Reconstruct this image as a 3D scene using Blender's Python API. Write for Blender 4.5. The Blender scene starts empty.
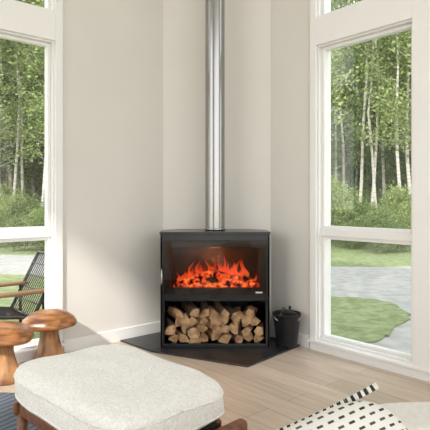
import bpy, math, random
from mathutils import Vector, Matrix, Euler, noise
R = random.Random(7)
sc = bpy.context.scene
F = 503.0; CH = 1.15; HZ = 200.0

# ------------------------------------------------------------ materials
def mat(name, col, rough=.6, metal=0.0, spec=.5, noise_scale=None, col2=None, bump=0.0, bump_scale=60, stretch=None, coords='Object'):
    m = bpy.data.materials.new(name); m.use_nodes = True
    nt = m.node_tree; b = nt.nodes['Principled BSDF']
    b.inputs['Base Color'].default_value = (*col, 1)
    b.inputs['Roughness'].default_value = rough
    b.inputs['Metallic'].default_value = metal
    b.inputs['Specular IOR Level'].default_value = spec
    tc = nt.nodes.new('ShaderNodeTexCoord'); mp = nt.nodes.new('ShaderNodeMapping')
    nt.links.new(tc.outputs[coords], mp.inputs[0])
    if stretch: mp.inputs['Scale'].default_value = stretch
    if col2 is not None:
        n = nt.nodes.new('ShaderNodeTexNoise'); n.inputs['Scale'].default_value = noise_scale or 5
        n.inputs['Detail'].default_value = 6
        r = nt.nodes.new('ShaderNodeValToRGB')
        r.color_ramp.elements[0].color = (*col, 1); r.color_ramp.elements[1].color = (*col2, 1)
        r.color_ramp.elements[0].position = .35; r.color_ramp.elements[1].position = .65
        nt.links.new(mp.outputs[0], n.inputs['Vector']); nt.links.new(n.outputs['Fac'], r.inputs[0])
        nt.links.new(r.outputs[0], b.inputs['Base Color'])
    if bump:
        n2 = nt.nodes.new('ShaderNodeTexNoise'); n2.inputs['Scale'].default_value = bump_scale; n2.inputs['Detail'].default_value = 4
        bp = nt.nodes.new('ShaderNodeBump'); bp.inputs['Strength'].default_value = bump; bp.inputs['Distance'].default_value = .01
        nt.links.new(mp.outputs[0], n2.inputs['Vector']); nt.links.new(n2.outputs['Fac'], bp.inputs['Height'])
        nt.links.new(bp.outputs[0], b.inputs['Normal'])
    return m

M = {}
M['wall'] = mat('wall_paint', (.675,.650,.605), .9, col2=(.705,.68,.635), noise_scale=1.2, bump=.05, bump_scale=200, spec=.2)
M['ceil'] = mat('ceiling_paint', (.82,.81,.79), .9)
M['trim'] = mat('trim_paint', (.80,.79,.77), .45, col2=(.82,.81,.79), noise_scale=3)
M['black'] = mat('stove_steel_black', (.008,.008,.009), .24, .1, col2=(.013,.013,.014), noise_scale=8, spec=.6)
M['blackin'] = mat('firebox_soot', (.012,.010,.009), .9, col2=(.03,.022,.018), noise_scale=12)
M['steel'] = mat('flue_steel', (.33,.325,.32), .20, 1.0, col2=(.38,.375,.37), noise_scale=3, stretch=(1,1,.1))
M['chrome'] = mat('chrome', (.4,.4,.4), .25, 1.0)
M['bark'] = mat('log_bark', (.06,.035,.02), .9, col2=(.16,.10,.06), noise_scale=30, bump=.6, bump_scale=60)
M['split'] = mat('log_split_wood', (.38,.19,.085), .8, col2=(.60,.38,.20), noise_scale=14, stretch=(1,.15,1), bump=.3, bump_scale=50)
M['splitend'] = mat('log_end_grain', (.55,.35,.18), .85, col2=(.22,.11,.05), noise_scale=16, bump=.3, bump_scale=90)
M['boucle'] = mat('boucle_fabric', (.82,.80,.76), .95, col2=(.92,.91,.88), noise_scale=90, bump=.8, bump_scale=130, spec=.1)
M['sofa'] = mat('sofa_linen', (.74,.71,.66), .95, col2=(.80,.77,.72), noise_scale=60, bump=.4, bump_scale=300, spec=.1)
M['walnut'] = mat('walnut', (.12,.045,.018), .35, col2=(.23,.09,.038), noise_scale=10, stretch=(1,6,6))
M['mush_cap'] = mat('mushroom_cap_wood', (.11,.038,.012), .3, col2=(.38,.16,.05), noise_scale=7, stretch=(1,2.5,6))
M['mush_stem'] = mat('mushroom_stem_wood', (.12,.045,.015), .4, col2=(.46,.23,.09), noise_scale=9, stretch=(2,2,.6), bump=.3, bump_scale=20)
M['hearth'] = mat('hearth_slate', (.010,.010,.012), .30, col2=(.026,.026,.030), noise_scale=7, bump=.25, bump_scale=14)
M['bucket'] = mat('bucket_black_metal', (.015,.015,.017), .4, .4, col2=(.025,.025,.028), noise_scale=10)
M['bristle'] = mat('brush_bristle', (.05,.04,.03), .9, col2=(.12,.09,.06), noise_scale=60)
M['white'] = mat('label_white', (.6,.6,.58), .5)
M['yarn_black'] = mat('yarn_black', (.03,.03,.03), .95); M['yarn_white'] = mat('yarn_white', (.78,.75,.69), .95)
M['gravel'] = mat('gravel', (.30,.285,.26), .95, col2=(.39,.375,.345), noise_scale=6, bump=.3, bump_scale=80)
M['bounce_slab'] = mat('bounce_slab_pale', (.50,.48,.45), .9, col2=(.56,.54,.50), noise_scale=2)  # pale surface for the added light-bouncing slab outside
M['grass'] = mat('lawn_grass', (.13,.17,.06), .95, col2=(.25,.28,.13), noise_scale=9, bump=.6, bump_scale=60)
M['trunk'] = mat('birch_bark', (.60,.57,.51), .9, col2=(.36,.33,.28), noise_scale=5, stretch=(1,1,2.5))
M['trunkd'] = mat('maple_bark', (.12,.10,.08), .9, col2=(.25,.21,.17), noise_scale=5)
M['chairwood'] = mat('teak', (.28,.12,.05), .5, col2=(.38,.18,.08), noise_scale=12, stretch=(1,6,6))

def leafmat(name, c1, c2):
    m = bpy.data.materials.new(name); m.use_nodes = True; nt = m.node_tree
    nt.nodes.clear()
    o = nt.nodes.new('ShaderNodeOutputMaterial'); mx = nt.nodes.new('ShaderNodeMixShader'); mx.inputs[0].default_value=.4
    d = nt.nodes.new('ShaderNodeBsdfDiffuse'); t = nt.nodes.new('ShaderNodeBsdfTranslucent')
    g = nt.nodes.new('ShaderNodeNewGeometry'); r = nt.nodes.new('ShaderNodeValToRGB')
    r.color_ramp.elements[0].color=(*c1,1); r.color_ramp.elements[1].color=(*c2,1)
    nt.links.new(g.outputs['Random Per Island'], r.inputs[0])
    nt.links.new(r.outputs[0], d.inputs[0]); nt.links.new(r.outputs[0], t.inputs[0])
    nt.links.new(d.outputs[0], mx.inputs[1]); nt.links.new(t.outputs[0], mx.inputs[2]); nt.links.new(mx.outputs[0], o.inputs[0])
    return m
M['leaf1'] = leafmat('leaves_light', (.17,.24,.07), (.44,.50,.22))
M['leaf2'] = leafmat('leaves_mid', (.09,.15,.045), (.28,.35,.14))
M['leaf3'] = leafmat('leaves_dark', (.04,.08,.028), (.16,.23,.09))

def glassmat(name, tint, gl):
    m = bpy.data.materials.new(name); m.use_nodes=True; nt=m.node_tree; nt.nodes.clear()
    o=nt.nodes.new('ShaderNodeOutputMaterial'); mx=nt.nodes.new('ShaderNodeMixShader'); mx.inputs[0].default_value=gl
    t=nt.nodes.new('ShaderNodeBsdfTransparent'); t.inputs[0].default_value=(*tint,1)
    g=nt.nodes.new('ShaderNodeBsdfGlossy'); g.inputs['Roughness'].default_value=.03
    nt.links.new(t.outputs[0],mx.inputs[1]); nt.links.new(g.outputs[0],mx.inputs[2]); nt.links.new(mx.outputs[0],o.inputs[0])
    return m
M['glass'] = glassmat('window_glass', (.98,.99,.98), .03)
M['stoveglass'] = glassmat('stove_glass', (.85,.8,.75), .015)

def plankmat():
    m = bpy.data.materials.new('oak_planks'); m.use_nodes=True; nt=m.node_tree; b=nt.nodes['Principled BSDF']
    tc=nt.nodes.new('ShaderNodeTexCoord'); mp=nt.nodes.new('ShaderNodeMapping'); mp.inputs['Rotation'].default_value=(0,0,math.radians(49))
    nt.links.new(tc.outputs['Object'],mp.inputs[0])
    br=nt.nodes.new('ShaderNodeTexBrick'); br.inputs['Scale'].default_value=1.0
    br.inputs['Brick Width'].default_value=1.9; br.inputs['Row Height'].default_value=.17; br.inputs['Mortar Size'].default_value=.002
    br.inputs['Mortar Smooth'].default_value=.1; br.inputs['Bias'].default_value=0; br.offset=.37
    br.inputs['Color1'].default_value=(.53,.43,.335,1); br.inputs['Color2'].default_value=(.64,.53,.425,1); br.inputs['Mortar'].default_value=(.33,.25,.185,1)
    nt.links.new(mp.outputs[0],br.inputs['Vector'])
    mp2=nt.nodes.new('ShaderNodeMapping'); mp2.inputs['Scale'].default_value=(1.0,14,1); nt.links.new(mp.outputs[0],mp2.inputs[0])
    n=nt.nodes.new('ShaderNodeTexNoise'); n.inputs['Scale'].default_value=2.4; n.inputs['Detail'].default_value=8
    nt.links.new(mp2.outputs[0],n.inputs['Vector'])
    rr=nt.nodes.new('ShaderNodeValToRGB'); rr.color_ramp.elements[0].position=.3; rr.color_ramp.elements[1].position=.7
    rr.color_ramp.elements[0].color=(.82,.80,.78,1); rr.color_ramp.elements[1].color=(1.05,1.05,1.05,1)
    nt.links.new(n.outputs['Fac'],rr.inputs[0])
    mx=nt.nodes.new('ShaderNodeMix'); mx.data_type='RGBA'; mx.blend_type='MULTIPLY'; mx.inputs[0].default_value=1
    nt.links.new(br.outputs['Color'],mx.inputs[6]); nt.links.new(rr.outputs[0],mx.inputs[7])
    nt.links.new(mx.outputs[2],b.inputs['Base Color']); b.inputs['Roughness'].default_value=.4
    return m
M['planks']=plankmat()

def wavemat(name,c1,c2,scale,rot,dist=2.0):
    m=bpy.data.materials.new(name); m.use_nodes=True; nt=m.node_tree; b=nt.nodes['Principled BSDF']; b.inputs['Roughness'].default_value=.95
    tc=nt.nodes.new('ShaderNodeTexCoord'); mp=nt.nodes.new('ShaderNodeMapping'); mp.inputs['Rotation'].default_value=(0,0,rot)
    w=nt.nodes.new('ShaderNodeTexWave'); w.inputs['Scale'].default_value=scale; w.inputs['Distortion'].default_value=dist; w.inputs['Detail'].default_value=3
    r=nt.nodes.new('ShaderNodeValToRGB'); r.color_ramp.elements[0].color=(*c1,1); r.color_ramp.elements[1].color=(*c2,1)
    nt.links.new(tc.outputs['Object'],mp.inputs[0]); nt.links.new(mp.outputs[0],w.inputs['Vector']); nt.links.new(w.outputs['Color'],r.inputs[0]); nt.links.new(r.outputs[0],b.inputs['Base Color'])
    return m
M['rug']=wavemat('rug_wool',(.06,.075,.10),(.15,.17,.20),7,math.radians(30),3)

def pillowmat():
    m=bpy.data.materials.new('pillow_weave'); m.use_nodes=True; nt=m.node_tree; b=nt.nodes['Principled BSDF']; b.inputs['Roughness'].default_value=.95
    tc=nt.nodes.new('ShaderNodeTexCoord')
    br=nt.nodes.new('ShaderNodeTexBrick'); br.inputs['Scale'].default_value=1; br.inputs['Brick Width'].default_value=.028; br.inputs['Row Height'].default_value=.019
    br.inputs['Mortar Size'].default_value=.0066; br.inputs['Mortar Smooth'].default_value=.0
    br.inputs['Color1'].default_value=(.03,.03,.03,1); br.inputs['Color2'].default_value=(.10,.09,.08,1); br.inputs['Mortar'].default_value=(.74,.71,.66,1)
    nt.links.new(tc.outputs['Object'],br.inputs['Vector'])
    nt.links.new(br.outputs['Color'],b.inputs['Base Color'])
    return m
M['pillow']=pillowmat()

def emitmat(name, stops, strength, gen=True, scale=8):
    m=bpy.data.materials.new(name); m.use_nodes=True; nt=m.node_tree; nt.nodes.clear()
    o=nt.nodes.new('ShaderNodeOutputMaterial'); e=nt.nodes.new('ShaderNodeEmission'); e.inputs[1].default_value=strength
    tc=nt.nodes.new('ShaderNodeTexCoord'); r=nt.nodes.new('ShaderNodeValToRGB')
    if gen:
        s=nt.nodes.new('ShaderNodeSeparateXYZ'); nt.links.new(tc.outputs['Generated'],s.inputs[0]); nt.links.new(s.outputs['Z'],r.inputs[0])
    else:
        n=nt.nodes.new('ShaderNodeTexNoise'); n.inputs['Scale'].default_value=scale; nt.links.new(tc.outputs['Object'],n.inputs['Vector']); nt.links.new(n.outputs['Fac'],r.inputs[0])
    while len(r.color_ramp.elements)<len(stops): r.color_ramp.elements.new(.5)
    for el,(p,c) in zip(r.color_ramp.elements,stops): el.position=p; el.color=(*c,1)
    nt.links.new(r.outputs[0],e.inputs[0])
    if gen:
        t=nt.nodes.new('ShaderNodeBsdfTransparent'); mx=nt.nodes.new('ShaderNodeMixShader')
        r2=nt.nodes.new('ShaderNodeValToRGB'); r2.color_ramp.elements[0].position=.3; r2.color_ramp.elements[0].color=(.42,.42,.42,1); r2.color_ramp.elements[1].position=1; r2.color_ramp.elements[1].color=(.06,.06,.06,1)
        nt.links.new(s.outputs['Z'],r2.inputs[0]); nt.links.new(r2.outputs[0],mx.inputs[0])
        nt.links.new(t.outputs[0],mx.inputs[1]); nt.links.new(e.outputs[0],mx.inputs[2]); nt.links.new(mx.outputs[0],o.inputs[0])
    else: nt.links.new(e.outputs[0],o.inputs[0])
    return m
M['flame']=emitmat('flame',[(0,(1,.20,.035)),(.4,(1,.09,.018)),(1,(.75,.025,.006))],1.5)
M['ember']=emitmat('ember',[(.40,(.012,.003,.002)),(.50,(.55,.035,.008)),(.62,(1,.22,.05))],1.6,False,24)

# ------------------------------------------------------------ mesh helpers
def empty(name, loc=(0,0,0)):
    e=bpy.data.objects.new(name,None); e.location=loc; e.empty_display_size=.1; sc.collection.objects.link(e); return e
def mesh(name, vs, fs, m, parent=None, smooth=False, mats=None, midx=None, bevel=0, seg=2):
    off = Vector(parent.location) if parent else Vector((0,0,0))
    me=bpy.data.meshes.new(name); me.from_pydata([tuple(Vector(v)-off) for v in vs],[],fs); me.update()
    import bmesh
    bm=bmesh.new(); bm.from_mesh(me); bmesh.ops.recalc_face_normals(bm,faces=bm.faces); bm.to_mesh(me); bm.free()
    for mm in (mats or [m]): me.materials.append(mm)
    if midx:
        for p,i in zip(me.polygons,midx): p.material_index=i
    if smooth:
        for p in me.polygons: p.use_smooth=True
    o=bpy.data.objects.new(name,me); sc.collection.objects.link(o)
    if parent: o.parent=parent
    if bevel:
        b=o.modifiers.new('bevel','BEVEL'); b.width=bevel; b.segments=seg; b.limit_method='ANGLE'
    return o
BF=[(0,1,2,3),(4,7,6,5),(0,4,5,1),(1,5,6,2),(2,6,7,3),(3,7,4,0)]
def boxv(a,b,c,d,e,f,T=lambda x,y,z:(x,y,z)):
    return [T(a,c,e),T(b,c,e),T(b,d,e),T(a,d,e),T(a,c,f),T(b,c,f),T(b,d,f),T(a,d,f)]
def boxes(name, lst, m, parent=None, T=lambda x,y,z:(x,y,z), bevel=0, seg=2):
    vs=[];fs=[]
    for bx in lst:
        k=len(vs); vs+=boxv(*bx,T=T); fs+=[tuple(i+k for i in f) for f in BF]
    return mesh(name,vs,fs,m,parent,bevel=bevel,seg=seg)
def prism(name, poly, z0, z1, m, parent=None, bevel=0):
    n=len(poly); vs=[(x,y,z0) for x,y in poly]+[(x,y,z1) for x,y in poly]
    fs=[tuple(range(n))[::-1],tuple(range(n,2*n))]+[(i,(i+1)%n,(i+1)%n+n,i+n) for i in range(n)]
    return mesh(name,vs,fs,m,parent,bevel=bevel)
def lathe(name, prof, c, m, parent=None, n=40, fn=None):
    vs=[];fs=[]
    for j,(r,z) in enumerate(prof):
        for i in range(n):
            a=2*math.pi*i/n; rr=r*(fn(a,z) if fn else 1)
            vs.append((c[0]+rr*math.cos(a),c[1]+rr*math.sin(a),c[2]+z))
    for j in range(len(prof)-1):
        for i in range(n):
            fs.append((j*n+i,j*n+(i+1)%n,(j+1)*n+(i+1)%n,(j+1)*n+i))
    if fn or prof[0][0]<.07:
        if prof[0][0]>0: fs.append(tuple(range(n))[::-1])
        if prof[-1][0]>0: k=(len(prof)-1)*n; fs.append(tuple(k+i for i in range(n)))
    return mesh(name,vs,fs,m,parent,smooth=True)
def tubedata(pts, rs, n=8):
    vs=[];fs=[]
    for k,p in enumerate(pts):
        p=Vector(p); a=Vector(pts[max(0,k-1)]); b=Vector(pts[min(len(pts)-1,k+1)])
        d=(b-a).normalized(); up=Vector((0,0,1)) if abs(d.z)<.9 else Vector((1,0,0))
        s=d.cross(up).normalized(); t=s.cross(d)
        r=rs[k] if isinstance(rs,(list,tuple)) else rs
        for i in range(n):
            an=2*math.pi*i/n; vs.append(tuple(p+s*r*math.cos(an)+t*r*math.sin(an)))
    for k in range(len(pts)-1):
        for i in range(n): fs.append((k*n+i,k*n+(i+1)%n,(k+1)*n+(i+1)%n,(k+1)*n+i))
    fs.append(tuple(range(n))[::-1]); L=(len(pts)-1)*n; fs.append(tuple(L+i for i in range(n)))
    return vs,fs
def tube(name, pts, rs, m, parent=None, n=10):
    vs,fs=tubedata(pts,rs,n); return mesh(name,vs,fs,m,parent,smooth=True)
def tubes(name, lst, m, parent=None, n=6):
    vs=[];fs=[]
    for pts,r in lst:
        v,f=tubedata(pts,r,n); k=len(vs); vs+=v; fs+=[tuple(i+k for i in q) for q in f]
    return mesh(name,vs,fs,m,parent,smooth=True)
def superbox(name, w,d,h, MX, m, parent=None, e=6, bulge=0, N=22, NZ=8, jitter=0, pinch=0):
    vs=[];fs=[];idx={}
    def key(x,y,z): return (round(x,5),round(y,5),round(z,5))
    def addv(x,y,z):
        k=key(x,y,z)
        if k in idx: return idx[k]
        q=(abs(x)**e+abs(y)**e+abs(z)**e)**(1/e)
        X,Y,Z=x/q,y/q,z/q
        if bulge: Z=Z*(1+bulge*max(0,(1-X*X))*max(0,(1-Y*Y)))
        if pinch:
            X2=X*(1-pinch*(1-Y*Y)); Y2=Y*(1-pinch*(1-X*X)); X,Y=X2,Y2
        p=Vector((X*w/2,Y*d/2,Z*h/2))
        if jitter: p+=jitter*Vector(noise.noise_vector(p*9))
        idx[k]=len(vs); vs.append(tuple(MX@p)); return idx[k]
    def face(f,nu,nv):
        for i in range(nu):
            for j in range(nv):
                u0,u1=-1+2*i/nu,-1+2*(i+1)/nu; v0,v1=-1+2*j/nv,-1+2*(j+1)/nv
                fs.append(tuple(addv(*f(a,b)) for a,b in ((u0,v0),(u1,v0),(u1,v1),(u0,v1))))
    face(lambda a,b:(a,b,1),N,N); face(lambda a,b:(a,b,-1),N,N)
    for s in(-1,1):
        face(lambda a,b:(a,s,b),N,NZ); face(lambda a,b:(s,a,b),N,NZ)
    return mesh(name,vs,fs,m,parent,smooth=True)

# ------------------------------------------------------------ room
C=Vector((-.012,4.768)); UD=Vector((-.755,-.656)); VD=Vector((.657,-.754))
def UV(u,v,z): p=C+UD*u+VD*v; return (p.x,p.y,z)
H=4.7; TH=.16
UM,VM=6.0,7.0
GZ0,GZM0,GZM1,GZ1,CZ0,CZ1=.085,.875,.93,2.33,2.54,3.7
LU0,LU1=1.567,2.45
RV0,RV1=1.215,1.985
boxes('wall_left',[(-TH,LU0,-TH,0,0,H),(LU1,UM,-TH,0,0,H),(LU0,LU1,-TH,0,0,GZ0),(LU0,LU1,-TH,0,GZ1,CZ0),(LU0,LU1,-TH,0,CZ1,H)],M['wall'],T=UV)
boxes('wall_right',[(-TH,0,0,RV0,0,H),(-TH,0,RV1,VM,0,H),(-TH,0,RV0,RV1,0,GZ0),(-TH,0,RV0,RV1,GZ1,CZ0),(-TH,0,RV0,RV1,CZ1,H)],M['wall'],T=UV)
cu,cv=.584,.733
pc=[UV(0.001,0.001,0)[:2],UV(cu,0.001,0)[:2],UV(0.001,cv,0)[:2]]
prism('wall_corner',pc,0,H,M['wall'])
boxes('sun_blocker_back',[(UM,UM+TH,2.75,5.5,0,H),(UM,UM+TH,0,2.75,4.4,H)],M['wall'],T=UV)  # unseen wall added to shape the sun patch and the flue reflection
boxes('ceiling',[(-TH,UM+TH,-TH,VM,H,H+.15)],M['ceil'],T=UV)
boxes('floor',[(-TH,UM+TH,-TH,VM,-.12,0)],M['planks'],T=UV)
boxes('baseboard_left',[(cu+.01,LU0-.07,0,.014,0.0,.10)],M['trim'],T=UV,bevel=.003)
boxes('baseboard_right',[(0,.014,cv+.01,RV0-.07,0,.10),(0,.014,RV1+.14,5.5,0,.10)],M['trim'],T=UV,bevel=.003)
def corner_t(a):
    p=Vector(UV(cu,0,0)[:2]); q=Vector(UV(0,cv,0)[:2]); return p.lerp(q,a)
p=corner_t(.03); q=corner_t(.97); nrm=Vector((-(q-p).y,(q-p).x)).normalized()
if nrm.y>0: nrm=-nrm
prism('baseboard_corner',[tuple(p),tuple(q),tuple(q+nrm*.014),tuple(p+nrm*.014)],0,.10,M['trim'])

def window(name, side, a0, a1):
    if side=='L': T=lambda a,d,z: UV(a,d,z)
    else: T=lambda a,d,z: UV(d,a,z)
    g=empty(name,T((a0+a1)/2,0,1.2))
    c=.058; c2=.12
    boxes('casing',[(a0-c,a0,0,.022,0.0,CZ1+c),(a1,a1+c2,0,.022,0.0,CZ1+c),(a0,a1,0,.022,GZ1,CZ0),(a0,a1,0,.022,CZ1,CZ1+c),(a0,a1,0,.022,0,GZ0)],M['trim'],g,T,bevel=.003)
    boxes('stool',[(a0-c-.01,a1+c2+.01,0,.04,GZ0-.026,GZ0-.004)],M['trim'],g,T,bevel=.004)
    j=.012
    fr=[]
    for z0,z1 in((GZ0,GZ1),(CZ0,CZ1)):
        fr+=[(a0,a0+j,-TH+.01,.0,z0,z1),(a1-j,a1,-TH+.01,.0,z0,z1),(a0+j,a1-j,-TH+.01,0,z0,z0+j),(a0+j,a1-j,-TH+.01,0,z1-j,z1)]
    boxes('jamb',fr,M['trim'],g,T)
    s=.024
    d0,d1=-.08,-.035
    fr=[]
    for z0,z1 in((GZ0+j,GZM0),(GZM1,GZ1-j),(CZ0+j,CZ1-j)):
        A0,A1=a0+j,a1-j
        fr+=[(A0,A0+s,d0,d1,z0,z1),(A1-s,A1,d0,d1,z0,z1),(A0+s,A1-s,d0,d1,z0,z0+s),(A0+s,A1-s,d0,d1,z1-s,z1)]
        boxes('glass_pane',[(A0+s,A1-s,-.06,-.056,z0+s,z1-s)],M['glass'],g,T)
    fr.append((a0+j,a1-j,-.09,-.02,GZM0,GZM1))
    boxes('sash',fr,M['trim'],g,T,bevel=.003)
    return g
window('window_1','L',LU0,LU1)
window('window_2','R',RV0,RV1)

# hearth
prism('hearth_slab',[UV(1.02,.016,0)[:2],(-.48,3.80),(.225,3.45),UV(.016,1.06,0)[:2],UV(.016,cv+.02,0)[:2],(.46,4.19),(-.45,4.36),UV(cu+.02,.016,0)[:2]],0,.012,M['hearth'],bevel=.003)

# ------------------------------------------------------------ stove
st=empty('wood_stove',(0,4.05,.012))
Z0=.012; YF=3.87; W=.42
TOPZ=.905; FBZ=.40
plan=[(-W,YF),(W,YF),(W,YF+.24),(.30,4.25),(-.30,4.25),(-W,YF+.24)]
prism('top_plate',[(-W-.006,YF-.01),(W+.006,YF-.01),(W+.006,YF+.245),(.305,4.255),(-.305,4.255),(-W-.006,YF+.245)],TOPZ-.02,TOPZ,M['black'],st,bevel=.002)
def wallseg(name,p,q,z0,z1,t,m):
    p=Vector(p);q=Vector(q); n=Vector((-(q-p).y,(q-p).x)).normalized()*t
    if (Vector((0,4.0))-p).dot(n)<0: n=-n
    return prism(name,[tuple(p),tuple(q),tuple(q+n),tuple(p+n)],z0,z1,m,st)
for i in range(1,6):
    wallseg('side_panel_%d'%i,plan[i],plan[(i+1)%6],Z0,TOPZ-.02,.012,M['black'])
prism('firebox_floor',[(x*.97,4.05+(y-4.05)*.95) for x,y in plan],FBZ,FBZ+.05,M['blackin'],st)
boxes('firebox_lining',[(-.37,-.35,YF+.03,4.15,FBZ+.05,TOPZ-.03),(.35,.37,YF+.03,4.15,FBZ+.05,TOPZ-.03),(-.35,.35,4.13,4.15,FBZ+.05,TOPZ-.03),(-.35,.35,YF+.03,4.13,TOPZ-.05,TOPZ-.03)],M['blackin'],st)
gx=.345; gz0,gz1=.478,.785
boxes('front_fascia',[(-W,W,YF,YF+.03,TOPZ-.075,TOPZ-.02),(-W,-W+.03,YF,YF+.03,FBZ,TOPZ-.075),(W-.03,W,YF,YF+.03,FBZ,TOPZ-.075),(-W+.03,W-.03,YF,YF+.03,FBZ,FBZ+.045)],M['black'],st,bevel=.002)
boxes('door_frame',[(-.395,-gx,YF-.02,YF+.012,.425,.838),(gx,.395,YF-.02,YF+.012,.425,.838),(-gx,gx,YF-.02,YF+.012,gz1,.838),(-gx,gx,YF-.02,YF+.012,.425,gz0)],M['black'],st,bevel=.003)
boxes('door_glass',[(-.392,.392,YF-.026,YF-.021,.428,.835)],M['stoveglass'],st)
boxes('maker_label',[(.31,.362,YF-.030,YF-.027,.438,.449)],M['white'],st)
tube('door_handle',[(-.405,YF-.02,.63),(-.405,YF-.06,.615),(-.405,YF-.06,.53),(-.405,YF-.055,.51)],.006,M['chrome'],st)
boxes('air_lever',[(-.03,.03,YF-.035,YF,.407,.416)],M['black'],st,bevel=.003)
boxes('stand_frame',[(-W,-W+.03,YF,YF+.03,Z0,FBZ),(W-.03,W,YF,YF+.03,Z0,FBZ),(-W+.03,W-.03,YF,YF+.03,FBZ-.028,FBZ),(-W+.03,W-.03,YF,YF+.03,Z0,Z0+.03)],M['black'],st,bevel=.003)
prism('stand_shelf',[(x*.96,4.05+(y-4.05)*.93) for x,y in plan],Z0+.006,Z0+.022,M['black'],st)
vs=[];fs=[]
for k in range(170):
    cx=R.uniform(-.30,.33); cy=R.uniform(3.93,4.08); r=R.uniform(.010,.030); cz=FBZ+.06+R.uniform(0,.13)*(1-abs(cx)/.45)
    n=8;b0=len(vs)
    for a in range(5):
        ph=-math.pi/2+math.pi*a/4
        for i in range(n):
            th=2*math.pi*i/n; rr=r*R.uniform(.75,1.2)
            vs.append((cx+rr*math.cos(ph)*math.cos(th)*1.4,cy+rr*math.cos(ph)*math.sin(th),cz+rr*math.sin(ph)))
    for a in range(4):
        for i in range(n): fs.append((b0+a*n+i,b0+a*n+(i+1)%n,b0+(a+1)*n+(i+1)%n,b0+(a+1)*n+i))
mesh('ember_bed',vs,fs,M['ember'],st)
M['char']=mat('charred_log',(.008,.006,.005),.9,col2=(.03,.02,.015),noise_scale=25,bump=.8,bump_scale=40)
tubes('burning_logs',[([(-.29,3.99,.510),(-.05,3.97,.525),(.10,3.99,.50)],[.022,.026,.022]),([(.31,3.97,.505),(.10,3.98,.545),(-.04,4.02,.59)],[.022,.024,.020]),([(-.2,4.08,.52),(0,4.07,.54),(.26,4.08,.52)],[.035]*3)],M['char'],st,n=9)
def flame(cx,cy,z,h,w,k):
    vs=[];fs=[];n=8;L=11
    sw=R.uniform(-.05,.05); ph=R.uniform(0,6); am=R.uniform(.008,.02)
    for j in range(L+1):
        t=j/L; r=w*math.sin(math.pi*min(1,(t*.8+.2)))**.8*(1-t**2)*(1+.3*math.sin(t*9+ph))+.0006
        for i in range(n):
            a=2*math.pi*i/n
            vs.append((cx+r*math.cos(a)+sw*t*t+am*math.sin(ph+t*7)*t, cy+r*.45*math.sin(a), z+h*t))
    for j in range(L):
        for i in range(n): fs.append((j*n+i,j*n+(i+1)%n,(j+1)*n+(i+1)%n,(j+1)*n+i))
    mesh('flame_%d'%k,vs,fs,M['flame'],st,smooth=True)
for k in range(95):
    cx=R.triangular(-.30,.34,.02); h=R.uniform(.05,.20)*(1.05-1.0*abs(cx-.02))
    flame(cx,R.uniform(3.93,4.08),FBZ+.07+R.uniform(0,.06),h,R.uniform(.009,.030),k)
fl=bpy.data.lights.new('fire_glow','POINT'); fl.energy=4; fl.color=(1,.25,.06); fl.shadow_soft_size=.05
flo=bpy.data.objects.new('fire_glow',fl); flo.location=Vector((0,4.0,.70))-Vector(st.location); flo.parent=st; sc.collection.objects.link(flo)

# flue
fp=empty('flue_pipe',(0,4.05,TOPZ))
lathe('pipe',[(.079,0),(.079,.6),(.079,1.4),(.079,2.4),(.079,H-TOPZ)],(0,4.07,TOPZ),M['steel'],fp,n=96)
lathe('collar',[(.080,.0),(.083,.0),(.083,.018),(.080,.02)],(0,4.07,TOPZ),M['steel'],fp,n=64)

# ------------------------------------------------------------ logs
lg=empty('firewood_stack',(0,4.0,.038))
vs=[];fs=[];mi=[]
def log(cx,cz,r,yaw,kind):
    y0=YF+.035+R.uniform(-.02,.04); L=.20+R.uniform(0,.02)
    if abs(cx)>.26: L=.15
    rot=R.uniform(0,2*math.pi)
    if kind==0:
        spread=R.uniform(.55,1.0)
        pts=[(0,0,1)]
        for i in range(6):
            a=-spread+2*spread*i/5; pts.append((math.cos(a)*1.9,math.sin(a)*1.6,0 if i<5 else 1))
        pts=[(x-1.0,y,b) for x,y,b in pts]
    elif kind==1:
        pts=[]
        for i in range(10): a=2*math.pi*i/10; pts.append((math.cos(a)*R.uniform(.85,1),math.sin(a)*R.uniform(.85,1),0))
    else:
        pts=[]
        for i in range(5):
            a=2*math.pi*i/5; pts.append((math.cos(a)*R.uniform(.7,1.3),math.sin(a)*R.uniform(.6,1.1),1 if i<3 else 0))
    n=len(pts); b=len(vs)
    for e,(yy) in enumerate((y0,y0+L)):
        for x,z,_ in pts:
            X=x*math.cos(rot)-z*math.sin(rot); Z=x*math.sin(rot)+z*math.cos(rot)
            s=r*R.uniform(.95,1.05)
            vs.append((max(-.388,min(.388,cx+X*s+ (yy-y0)*math.tan(yaw))), yy+R.uniform(-.006,.006), max(.038,cz+Z*s+(.03*(yy>y0) if kind==0 else 0))))
    fs.append(tuple(b+i for i in range(n))); mi.append(2)
    fs.append(tuple(b+n+i for i in range(n))[::-1]); mi.append(2)
    for i in range(n):
        j=(i+1)%n; fs.append((b+i,b+j,b+n+j,b+n+i)); mi.append(1 if pts[i][2] else 0)
rows=[(.076,9,.335),(.138,9,.325),(.200,9,.31),(.250,7,.26)]
for z,n,wd in rows:
    for i in range(n):
        cx=-wd+2*wd*i/(n-1)+R.uniform(-.02,.02)
        cx=max(-.34,min(.34,cx))
        log(cx,z+R.uniform(-.018,.018),R.uniform(.032,.052),R.uniform(-.6,.6),R.choice([0,0,0,0,2,2,1]))
mesh('split_logs',vs,fs,None,lg,mats=[M['bark'],M['split'],M['splitend']],midx=mi)

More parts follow.
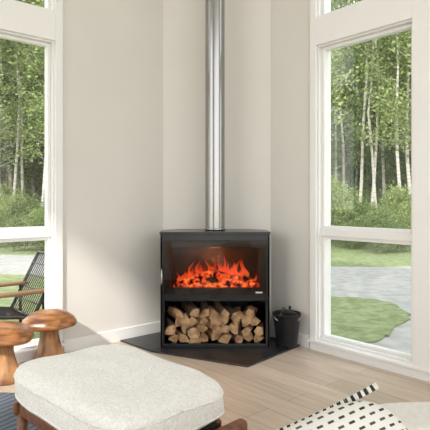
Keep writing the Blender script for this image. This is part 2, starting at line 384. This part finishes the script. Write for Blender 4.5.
# ------------------------------------------------------------ bucket
bx,by=.56,3.93
bk=empty('ash_bucket',(bx,by,.012))
lathe('pail',[(.0,.0),(.078,.0),(.080,.006),(.106,.245),(.112,.25),(.112,.258),(.104,.258),(.100,.24),(.075,.012),(0,.012)],(bx,by,.012),M['bucket'],bk,n=40)
tube('bail_handle',[(bx+.108*math.cos(a),by-.112*math.sin(a)*.55-.02,.265-.06*math.sin(a)) for a in [math.pi*i/14 for i in range(15)]],.004,M['chrome'],bk)
tube('poker_handle',[(bx+.02,by+.03,.05),(bx+.03,by+.05,.26),(bx+.035,by+.06,.31)],[.006,.007,.009],M['bucket'],bk)
lathe('ash_brush',[(.0,.0),(.05,.0),(.06,.06),(.035,.085),(.014,.1),(.014,.14),(.0,.145)],(bx-.025,by,.17),M['bristle'],bk,n=20)
superbox('shovel_blade',.12,.03,.12,Matrix.Translation((bx+.015,by-.02,.235))@Euler((.2,.3,0)).to_matrix().to_4x4(),M['bucket'],bk,e=5,N=6,NZ=4)

# ------------------------------------------------------------ mushroom stools
def mushroom(name,x,y,s,rot):
    g=empty(name,(x,y,0))
    lathe('stem',[(0,0),(.108,.0),(.116,.012),(.106,.04),(.086,.09),(.068,.15),(.060,.20),(.064,.25),(.075,.275)],(x,y,0),M['mush_stem'],g,n=40,
        fn=lambda a,z:s*(1+.12*math.sin(3*a+rot)*(1-z/.3)+.06*math.sin(7*a+rot)+.06*noise.noise(Vector((math.cos(a)*2,math.sin(a)*2,z*12+rot)))))
    lathe('cap',[(.05,.275),(.10,.268),(.15,.258),(.172,.258),(.180,.270),(.178,.288),(.160,.318),(.125,.345),(.08,.363),(.03,.372),(0,.374)],(x,y,0),M['mush_cap'],g,n=48,
        fn=lambda a,z:s*(1+.06*math.sin(2*a+rot)+.035*math.sin(5*a+rot*2)))
mushroom('mushroom_stool',-1.18,3.57,1,0.4)
mushroom('mushroom_stool',-1.345,3.20,1,2.0)

# ------------------------------------------------------------ ottoman
oc=Vector((-.405,2.03)); ang=math.radians(-45)
A=Vector((math.cos(ang),math.sin(ang))); B=Vector((-A.y,A.x))
ot=empty('ottoman',(oc.x,oc.y,.011))
T3=lambda a,b,z:(oc.x+A.x*a+B.x*b,oc.y+A.y*a+B.y*b,z)
OW,OD,OH,OZ,OE=.83,.56,.165,.382,5.5
RM=Matrix.Translation((oc.x,oc.y,OZ))@Euler((0,0,ang)).to_matrix().to_4x4()
superbox('cushion',OW,OD,OH,RM,M['boucle'],ot,e=OE,bulge=.18,N=40,NZ=14,jitter=.010)
pp=[]
for zz in(.035,-.045):
    zz_n=abs(zz)/(OH/2); sc_=(1-zz_n**OE)**(1/OE); row=[]
    for i in range(97):
        a=2*math.pi*i/96; c_,s_=math.cos(a),math.sin(a); q=(abs(c_)**OE+abs(s_)**OE)**(1/OE)
        lp=Vector((c_/q*sc_*OW/2,s_/q*sc_*OD/2,zz)); lp+=.010*Vector(noise.noise_vector(lp*9))
        row.append(tuple(RM@lp))
    pp.append((row,.005))
tubes('piping',pp,M['boucle'],ot,n=8)
boxes('apron',[(-.34,.37,-.245,-.21,.25,.304),(-.34,.37,.21,.245,.25,.304),(-.37,-.34,-.26,.26,.25,.304)],M['walnut'],ot,T3,bevel=.01,seg=3)
boxes('end_rail',[(.385,.435,-.33,.33,.240,.298)],M['walnut'],ot,T3,bevel=.022,seg=4)
boxes('webbing_deck',[(-.34,.386,-.212,.212,.275,.305)],M['bucket'],ot,T3)
tubes('legs',[([T3(a,b,.26),T3(a*1.04,b*1.05,.011)],[.024,.014]) for a in(-.34,.40) for b in(-.225,.225)],M['walnut'],ot,n=12)

prism('area_rug',[(-.38,2.9),(-1.72,3.03),(-2.0,.9),(-.55,.8)],0.0,.010,M['rug'],bevel=.004)

# ------------------------------------------------------------ sofa + pillow
sf=empty('sofa',(.8,.9,0))
I=lambda x,y,z,rz=0:Matrix.Translation((x,y,z))@Euler((0,0,rz)).to_matrix().to_4x4()
superbox('base',1.0,1.25,.22,I(.85,.80,.23),M['sofa'],sf,e=12)
superbox('arm',.98,.20,.46,I(.88,1.35,.35),M['sofa'],sf,e=9,bulge=0)
superbox('backrest',.24,1.25,.60,I(1.27,.80,.46),M['sofa'],sf,e=9)
superbox('seat_cushion',.80,1.05,.14,I(.75,.74,.375),M['sofa'],sf,e=7,bulge=.1)
tubes('legs',[([(x,y,.13),(x,y,0)],[.022,.016]) for x in(.42,1.28) for y in(.28,1.36)],M['walnut'],sf,n=10)
pl=empty('throw_pillow',(.31,1.11,.5))
PM=Matrix.Translation((.298,1.10,.480))@Euler((math.radians(55),0,0)).to_matrix().to_4x4()@Euler((0,0,math.radians(22))).to_matrix().to_4x4()
po=superbox('cover',.42,.41,.16,Matrix.Identity(4),M['pillow'],None,e=3.0,N=30,NZ=6,pinch=.05)
po.parent=pl; po.matrix_parent_inverse=Matrix.Identity(4)
po.matrix_local=Matrix.Translation(-Vector(pl.location))@PM
lb=[];lw=[]
for sy in(1,-1):
    for i in range(80):
        x=-.19+.38*i/79; y=sy*.198*(1-.04*(1-(x/.2)**2))
        a=PM@Vector((x,y*.97,.0)); b=PM@Vector((x+R.uniform(-.002,.002),y+sy*.009,0))
        (lb if i%4<2 else lw).append(([a,b],.0027))
tubes('fringe_black',lb,M['yarn_black'],pl); tubes('fringe_white',lw,M['yarn_white'],pl)

# ------------------------------------------------------------ exterior
GZ=-.30
prism('lawn',[(-70,-30),(70,-30),(70,80),(-70,80)],GZ-.3,GZ,M['grass'])
prism('bounce_slab',[UV(6.2,-1,0)[:2],UV(13,-1,0)[:2],UV(13,15,0)[:2],UV(0,15,0)[:2],UV(0,7.1,0)[:2],UV(6.2,7.1,0)[:2]],GZ,-.13,M['bounce_slab'])  # unseen pale slab added to bounce light indoors and brighten the flue reflection
prism('gravel_driveway',[(.9,4.9),(1.9,4.0),(7,3),(12,9),(9,11.6),(3.5,10.8),(0.5,11.0),(-4,13.0),(-14,14.5),(-14,11.5),(-4,9.8),(0,8.8),(.6,7.6)],GZ+.0,GZ+.012,M['gravel'])
def blob(pts,seed):
    r=random.Random(seed); out=[]
    n=len(pts)
    for i in range(n):
        p0,p1,p2,p3=[Vector(pts[(i+k-1)%n]) for k in range(4)]
        for s in range(6):
            t=s/6; q=.5*((2*p1)+(p2-p0)*t+(2*p0-5*p1+4*p2-p3)*t*t+(3*p1-p0-3*p2+p3)*t**3)
            out.append((q.x+r.uniform(-.05,.05),q.y+r.uniform(-.05,.05)))
    return out
prism('grass_patch',blob([(.5,7.6),(1.7,7.4),(2.35,7.1),(2.4,6.3),(2.0,5.6),(1.6,5.1),(1.0,4.9),(.4,5.8)],3),GZ+.012,GZ+.035,M['grass'])

def treemesh(name,seed,Ht,start,nb,lpb,leaf,trunk,tr=.12,spread=2.2,ls=(.08,.17),cl=.28):
    r=random.Random(seed); vs=[];fs=[];mi=[]
    def addt(pts,rs,n):
        v,f=tubedata(pts,rs,n); k=len(vs); vs.extend(v); fs.extend([tuple(i+k for i in q) for q in f]); mi.extend([0]*len(f))
    tp=[];x=y=0
    for k in range(9):
        t=k/8; tp.append((x,y,Ht*t)); x+=r.uniform(-.16,.16); y+=r.uniform(-.16,.16)
    addt(tp,[tr*(1-.8*k/8) for k in range(9)],7)
    for b in range(nb):
        t=start+(1-start)*(b+r.random())/nb; k=min(7,int(t*8)); f=t*8-k
        p=Vector(tp[k]).lerp(Vector(tp[k+1]),f); az=r.uniform(0,6.28)
        Lh=spread*(1-t)**.6*r.uniform(.5,1.2)+.35
        d=Vector((math.cos(az),math.sin(az),r.uniform(.3,1.2))).normalized()
        q=p+d*Lh; mid=p.lerp(q,.5)+Vector((0,0,-.08))
        addt([p,mid,q],[tr*.25*(1-t*.6),tr*.14,.006],4)
        for _ in range(lpb):
            s=r.uniform(.35,1.08); c=p.lerp(q,s)+Vector((r.gauss(0,cl),r.gauss(0,cl),r.gauss(0,cl*.7)))
            sz=r.uniform(*ls); a=Vector((r.gauss(0,1),r.gauss(0,1),r.gauss(0,.6))).normalized(); w=a.orthogonal().normalized()
            w=Matrix.Rotation(r.uniform(0,6.28),3,a)@w; kk=len(vs)
            vs.extend([tuple(c-a*sz),tuple(c+w*sz*.6),tuple(c+a*sz),tuple(c-w*sz*.6)]); fs.append((kk,kk+1,kk+2,kk+3)); mi.append(1)
    me=bpy.data.meshes.new(name); me.from_pydata([tuple(v) for v in vs],[],fs); me.materials.append(trunk); me.materials.append(leaf)
    me.polygons.foreach_set('material_index',mi); me.update(); return me
LS=(.035,.085)
tm=[treemesh('tree_a',1,13,.25,46,120,M['leaf1'],M['trunk'],.075,1.7,LS),
    treemesh('tree_b',2,14,.35,42,120,M['leaf2'],M['trunk'],.085,1.8,LS),
    treemesh('tree_c',3,11,.10,60,150,M['leaf2'],M['trunkd'],.12,2.2,LS),
    treemesh('tree_d',4,14,.40,34,80,M['leaf1'],M['trunk'],.062,1.4,LS),
    treemesh('tree_e',8,12,.15,60,150,M['leaf3'],M['trunkd'],.12,2.1,LS)]
sm=[treemesh('shrub_a',5,1.5,.02,34,150,M['leaf2'],M['trunkd'],.03,.9,(.025,.06),.2),treemesh('shrub_b',6,2.2,.05,40,160,M['leaf1'],M['trunkd'],.03,1.1,(.025,.06),.22)]
fo=empty('forest',(0,25,GZ))
def inst(me,x,y,s,nm):
    o=bpy.data.objects.new(nm,me); sc.collection.objects.link(o); o.parent=fo
    o.location=(x,y-25,0); o.rotation_euler=(0,0,R.uniform(0,6.28)); o.scale=(s,s,s*R.uniform(.85,1.15))
for side in(-1,1):
    for k in range(22):
        y=R.uniform(15.5,21); rt=side*(.17+.47*(k+R.random())/22)
        inst(tm[R.choice([3,3,0])],rt*y,y,R.uniform(.85,1.1),'birch')
    for k in range(70):
        y=20+(k/70)*26+R.uniform(-.6,.6)
        rt=side*R.uniform(.14,.66)
        inst(tm[R.choice([0,1,3,2,4]) if side>0 else R.choice([0,1,2,4,2])],rt*y,y,R.uniform(.75,1.05),'tree')
    for k in range(80):
        y=13.5+R.uniform(0,1)**1.2*24; rt=side*R.uniform(.15,.65)
        inst(R.choice(sm),rt*y,y,R.uniform(.4,.8),'shrub')
for k in range(110):
    y=R.uniform(30,48); inst(R.choice(sm+[tm[4]]*1),R.uniform(-.68,.68)*y,y,R.uniform(.8,1.2),'shrub')

# outdoor chair
CX,CY,CR=-2.12,5.0,-48
ch=empty('patio_lounge_chair',(CX,CY,GZ+.012))
CM=Matrix.Translation((CX,CY,GZ+.02))@Euler((0,0,math.radians(CR))).to_matrix().to_4x4()
def P(x,y,z): return tuple(CM@Vector((x,y,z)))
fr=[]
for s in(-.3,.3):
    fr.append(([P(s,-.35,0),P(s,-.33,.52)],.016)); fr.append(([P(s,.30,0),P(s,.30,.52)],.016))
    fr.append(([P(s,-.35,.36),P(s,.2,.28),P(s,.5,.86)],.017))
fr.append(([P(-.3,.5,.86),P(.3,.5,.86)],.017)); fr.append(([P(-.3,-.35,.36),P(.3,-.35,.36)],.015)); fr.append(([P(-.3,.2,.28),P(.3,.2,.28)],.015))
tubes('frame',fr,M['black'],ch,n=8)
wv=[]
for i in range(1,13):
    x=-.3+.6*i/13; wv.append(([P(x,-.35,.36),P(x,.2,.28),P(x,.5,.86)],.0065))
for i in range(1,5):
    t=i/5; wv.append(([P(-.3,.2+.3*t,.28+.58*t),P(.3,.2+.3*t,.28+.58*t)],.006))
tubes('woven_seat',wv,M['bucket'],ch,n=5)
boxes('armrests',[(-.37,-.25,-.42,.38,.52,.55),(.25,.37,-.42,.38,.52,.55)],M['chairwood'],ch,P,bevel=.01)

# ------------------------------------------------------------ light
w=bpy.data.worlds.new('sky'); sc.world=w; w.use_nodes=True
bg=w.node_tree.nodes['Background']; 
tc=w.node_tree.nodes.new('ShaderNodeTexCoord'); sp=w.node_tree.nodes.new('ShaderNodeSeparateXYZ'); rp=w.node_tree.nodes.new('ShaderNodeValToRGB')
rp.color_ramp.elements[0].position=0; rp.color_ramp.elements[0].color=(1,.985,.96,1); rp.color_ramp.elements[1].position=.7; rp.color_ramp.elements[1].color=(.84,.91,1,1)
w.node_tree.links.new(tc.outputs['Generated'],sp.inputs[0]); w.node_tree.links.new(sp.outputs['Z'],rp.inputs[0]); w.node_tree.links.new(rp.outputs[0],bg.inputs[0])
bg.inputs[1].default_value=2.65
s=bpy.data.lights.new('sun','SUN'); s.energy=4.8; s.angle=math.radians(2.5); s.color=(1,.96,.90)
so=bpy.data.objects.new('sun',s); sc.collection.objects.link(so)
a_,b_,c_=1.0,.5,.76
dx=-UD*a_-VD*b_; d=Vector((dx.x,dx.y,-c_))
so.rotation_euler=d.to_track_quat('-Z','Y').to_euler(); so.location=(-3,-5,8)
sc.view_settings.view_transform='Standard'; sc.view_settings.exposure=0.0

cam=bpy.data.cameras.new('camera'); co=bpy.data.objects.new('camera',cam); sc.collection.objects.link(co)
co.location=(0,0,CH); co.rotation_euler=(math.pi/2,0,0); cam.sensor_width=36; cam.lens=F/430*36; cam.shift_y=-(215-HZ)/430
cam.clip_start=.05; cam.clip_end=300
sc.camera=co
